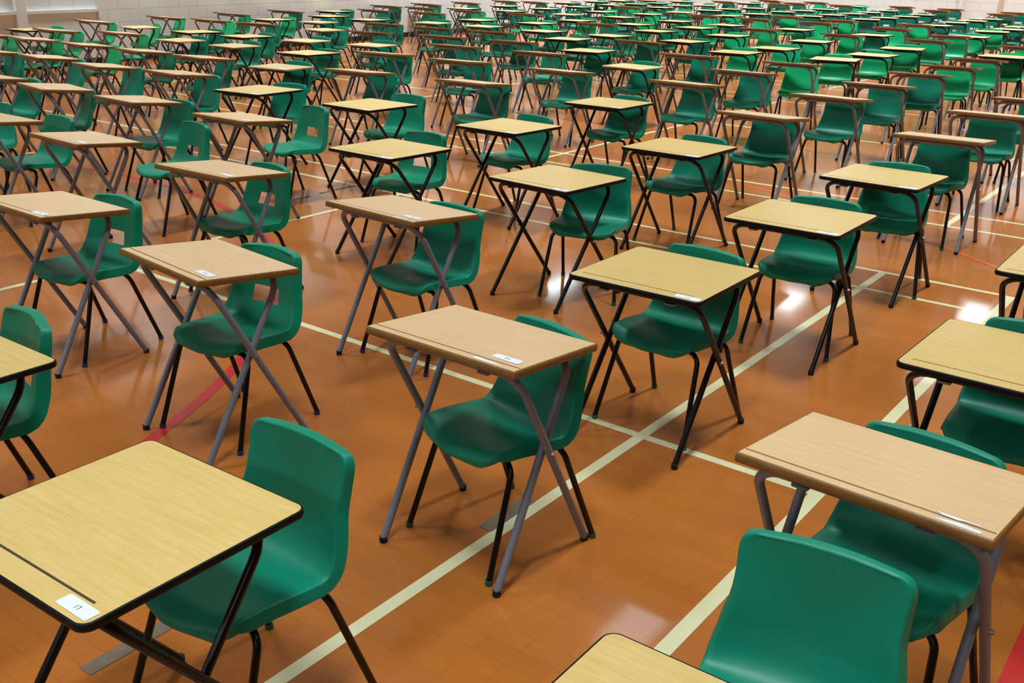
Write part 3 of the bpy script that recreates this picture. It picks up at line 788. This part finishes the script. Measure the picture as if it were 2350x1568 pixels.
ORD = ['first', 'second', 'third', 'fourth', 'fifth', 'sixth', 'seventh', 'eighth', 'ninth', 'tenth', 'eleventh', 'twelfth', 'thirteenth', 'fourteenth', 'fifteenth', 'sixteenth', 'seventeenth', 'eighteenth', 'nineteenth', 'twentieth', 'twenty-first', 'twenty-second', 'twenty-third', 'twenty-fourth', 'twenty-fifth']
KIND = {'b': 'yellow-topped black-edged desk', 'n': 'brown-edged desk with grey legs', 'p': 'pale-edged desk with black legs'}
DGROUP = {'b': 'yellow-topped black-edged exam desks', 'n': 'brown-edged exam desks with grey legs', 'p': 'pale-edged exam desks with black legs'}
CKIND = {'A': 'teal plastic chair', 'B': 'teal chair with square hole in back', 'G': 'bright green plastic chair', 'R': 'dark teal round-backed chair'}
DLABEL = {
 'D1': 'large yellow black-edged desk with card L1 cut off by the bottom left corner',
 'D2': 'brown-edged desk with grey legs and torn paper beside its card, bottom centre',
 'D3': 'brown-edged desk with torn white paper, cut off by the right edge of photo',
 'r175': 'yellow desk at the bottom edge, only its far corner showing, before front chair',
 'r174': 'yellow black-edged desk cut off by the left edge, above the card L1 desk',
}
CLABEL = {
 'D1': 'big teal chair tucked behind the card L1 desk at bottom left',
 'D2': 'teal chair tucked under the bottom centre desk with grey legs and torn paper',
 'r175': 'big teal chair at bottom right, back rising in front of torn-paper desk',
 'D3': 'teal chair behind the torn-paper desk at the right edge of the photo',
 'r174': 'teal chair with square hole in back, cut off by left edge beside yellow desk',
}
TEXT = {'D1': 'L1', 'D2': 'L2', 'D5': 'L3', 'D6': 'L4', 'D4': 'K3', 'D7': 'K4', 'D9': 'K5', 'D8': 'J3', 'r174': 'K2', 'D14': 'M3'}
TORN = {'D2': '2', 'D3': '3x', 'D7': '7', 'D8': '8', 'D10': 'k', 'D12': 'k'}
for (n, k, x, y, th, ck, mx, my, ang, col, rank) in DESKS:
    thr = math.radians(th); near = (x*x+y*y) < 13**2
    place = '%s from the front in %s column from right' % (ORD[rank], ORD[col])
    dl = DLABEL.get(n, '%s, %s' % (KIND[k], place))
    cl = CLABEL.get(n, '%s at desk %s' % (CKIND[ck], place.replace(' from the front', '')))
    build_desk(n, k, x, y, thr, dl, DGROUP[k], TEXT.get(n), near, TORN.get(n, ''))
    a = thr + math.radians(ang)
    bx, by = x + math.cos(thr)*mx - math.sin(thr)*my, y + math.sin(thr)*mx + math.cos(thr)*my
    off = .235 if ck == 'B' else .20
    cx, cy = bx + math.sin(a)*off, by - math.cos(a)*off
    cap = 'u' if (ck == 'B' or n in ('D7',)) else 'g'
    build_chair(ck, cx, cy, a, cl, near, cap)
build_chair('A', -4.28, 8.16, A0+math.radians(42), 'dark teal chair turned askew at the left edge of the photo, beside desks', True, 'g')

# ------------------------------------------------------------------ light: the hall's rows of ceiling lamps
GLOW = [(-15.6, 23.4, 1), (-9.8, 26.4, 1), (-5.4, 28.5, 1), (-10.7, 31.0, .7), (-5.7, 10.9, .35), (-5.2, 23.5, .3)]   # open battens
def lamp(u, v, z, sx, sy, energy, spread, tilt=0):
    ld = bpy.data.lights.new('ceiling_lamp', 'AREA'); ld.shape = 'RECTANGLE'; ld.size = sx; ld.size_y = sy
    ld.energy = energy; ld.color = (.85, 1.02, 1.08); ld.spread = math.radians(spread)
    lo = bpy.data.objects.new('ceiling_lamp', ld); COL.objects.link(lo)
    lo.location = hall(u, v, z); lo.rotation_euler = (math.radians(tilt), 0, A0)
for u, v, e in GLOW: lamp(u, v, 7.0, .65, 1.5, 55*e, 180)
for iv, v in enumerate((-3.6, 1.2, 6.0, 10.8, 15.6, 20.4, 25.2, 29.6)):
    for u in (-16.0, -11.0, -6.0, -1.0, 4.0):
        lamp(u, v, 7.2, .6, 1.5, 96*(.68 if v < 5 else .88 if v < 8 else 1.25 if v < 18 else 1.9), 88, 0)          # unseen lamp grid, spread narrowed to keep its reflections off the floor
# high windows in the front wall, behind the camera
for u in (-10.5, -4.5, 1.5):
    ld = bpy.data.lights.new('front_window', 'AREA'); ld.shape = 'RECTANGLE'; ld.size = 3.6; ld.size_y = 1.1
    ld.energy = 95; ld.color = (.80, .97, 1.1)
    lo = bpy.data.objects.new('front_window', ld); COL.objects.link(lo)
    lo.location = hall(u, -6.95, 4.9); lo.rotation_euler = (math.radians(72), 0, A0)
w = bpy.data.worlds.new('World'); scene.world = w; w.use_nodes = True
w.node_tree.nodes['Background'].inputs['Color'].default_value = (.9, .95, 1, 1)
w.node_tree.nodes['Background'].inputs['Strength'].default_value = .15

# ------------------------------------------------------------------ camera
cd = bpy.data.cameras.new('camera'); cam = bpy.data.objects.new('camera', cd); COL.objects.link(cam)
cd.sensor_width = 36; cd.sensor_fit = 'HORIZONTAL'; cd.lens = 2331.2*36/2350; cd.clip_end = 200; cd.clip_start = .05
cam.matrix_world = Matrix.Translation((0, 0, CAM_H)) @ (Matrix.Rotation(PI/2-0.36400, 4, 'X') @ Matrix.Rotation(0.01793, 4, 'Z'))
scene.camera = cam
vs = scene.view_settings
vs.view_transform = 'Standard'; vs.look = 'None'; vs.gamma = 1; vs.use_curve_mapping = False; vs.exposure = 0.12
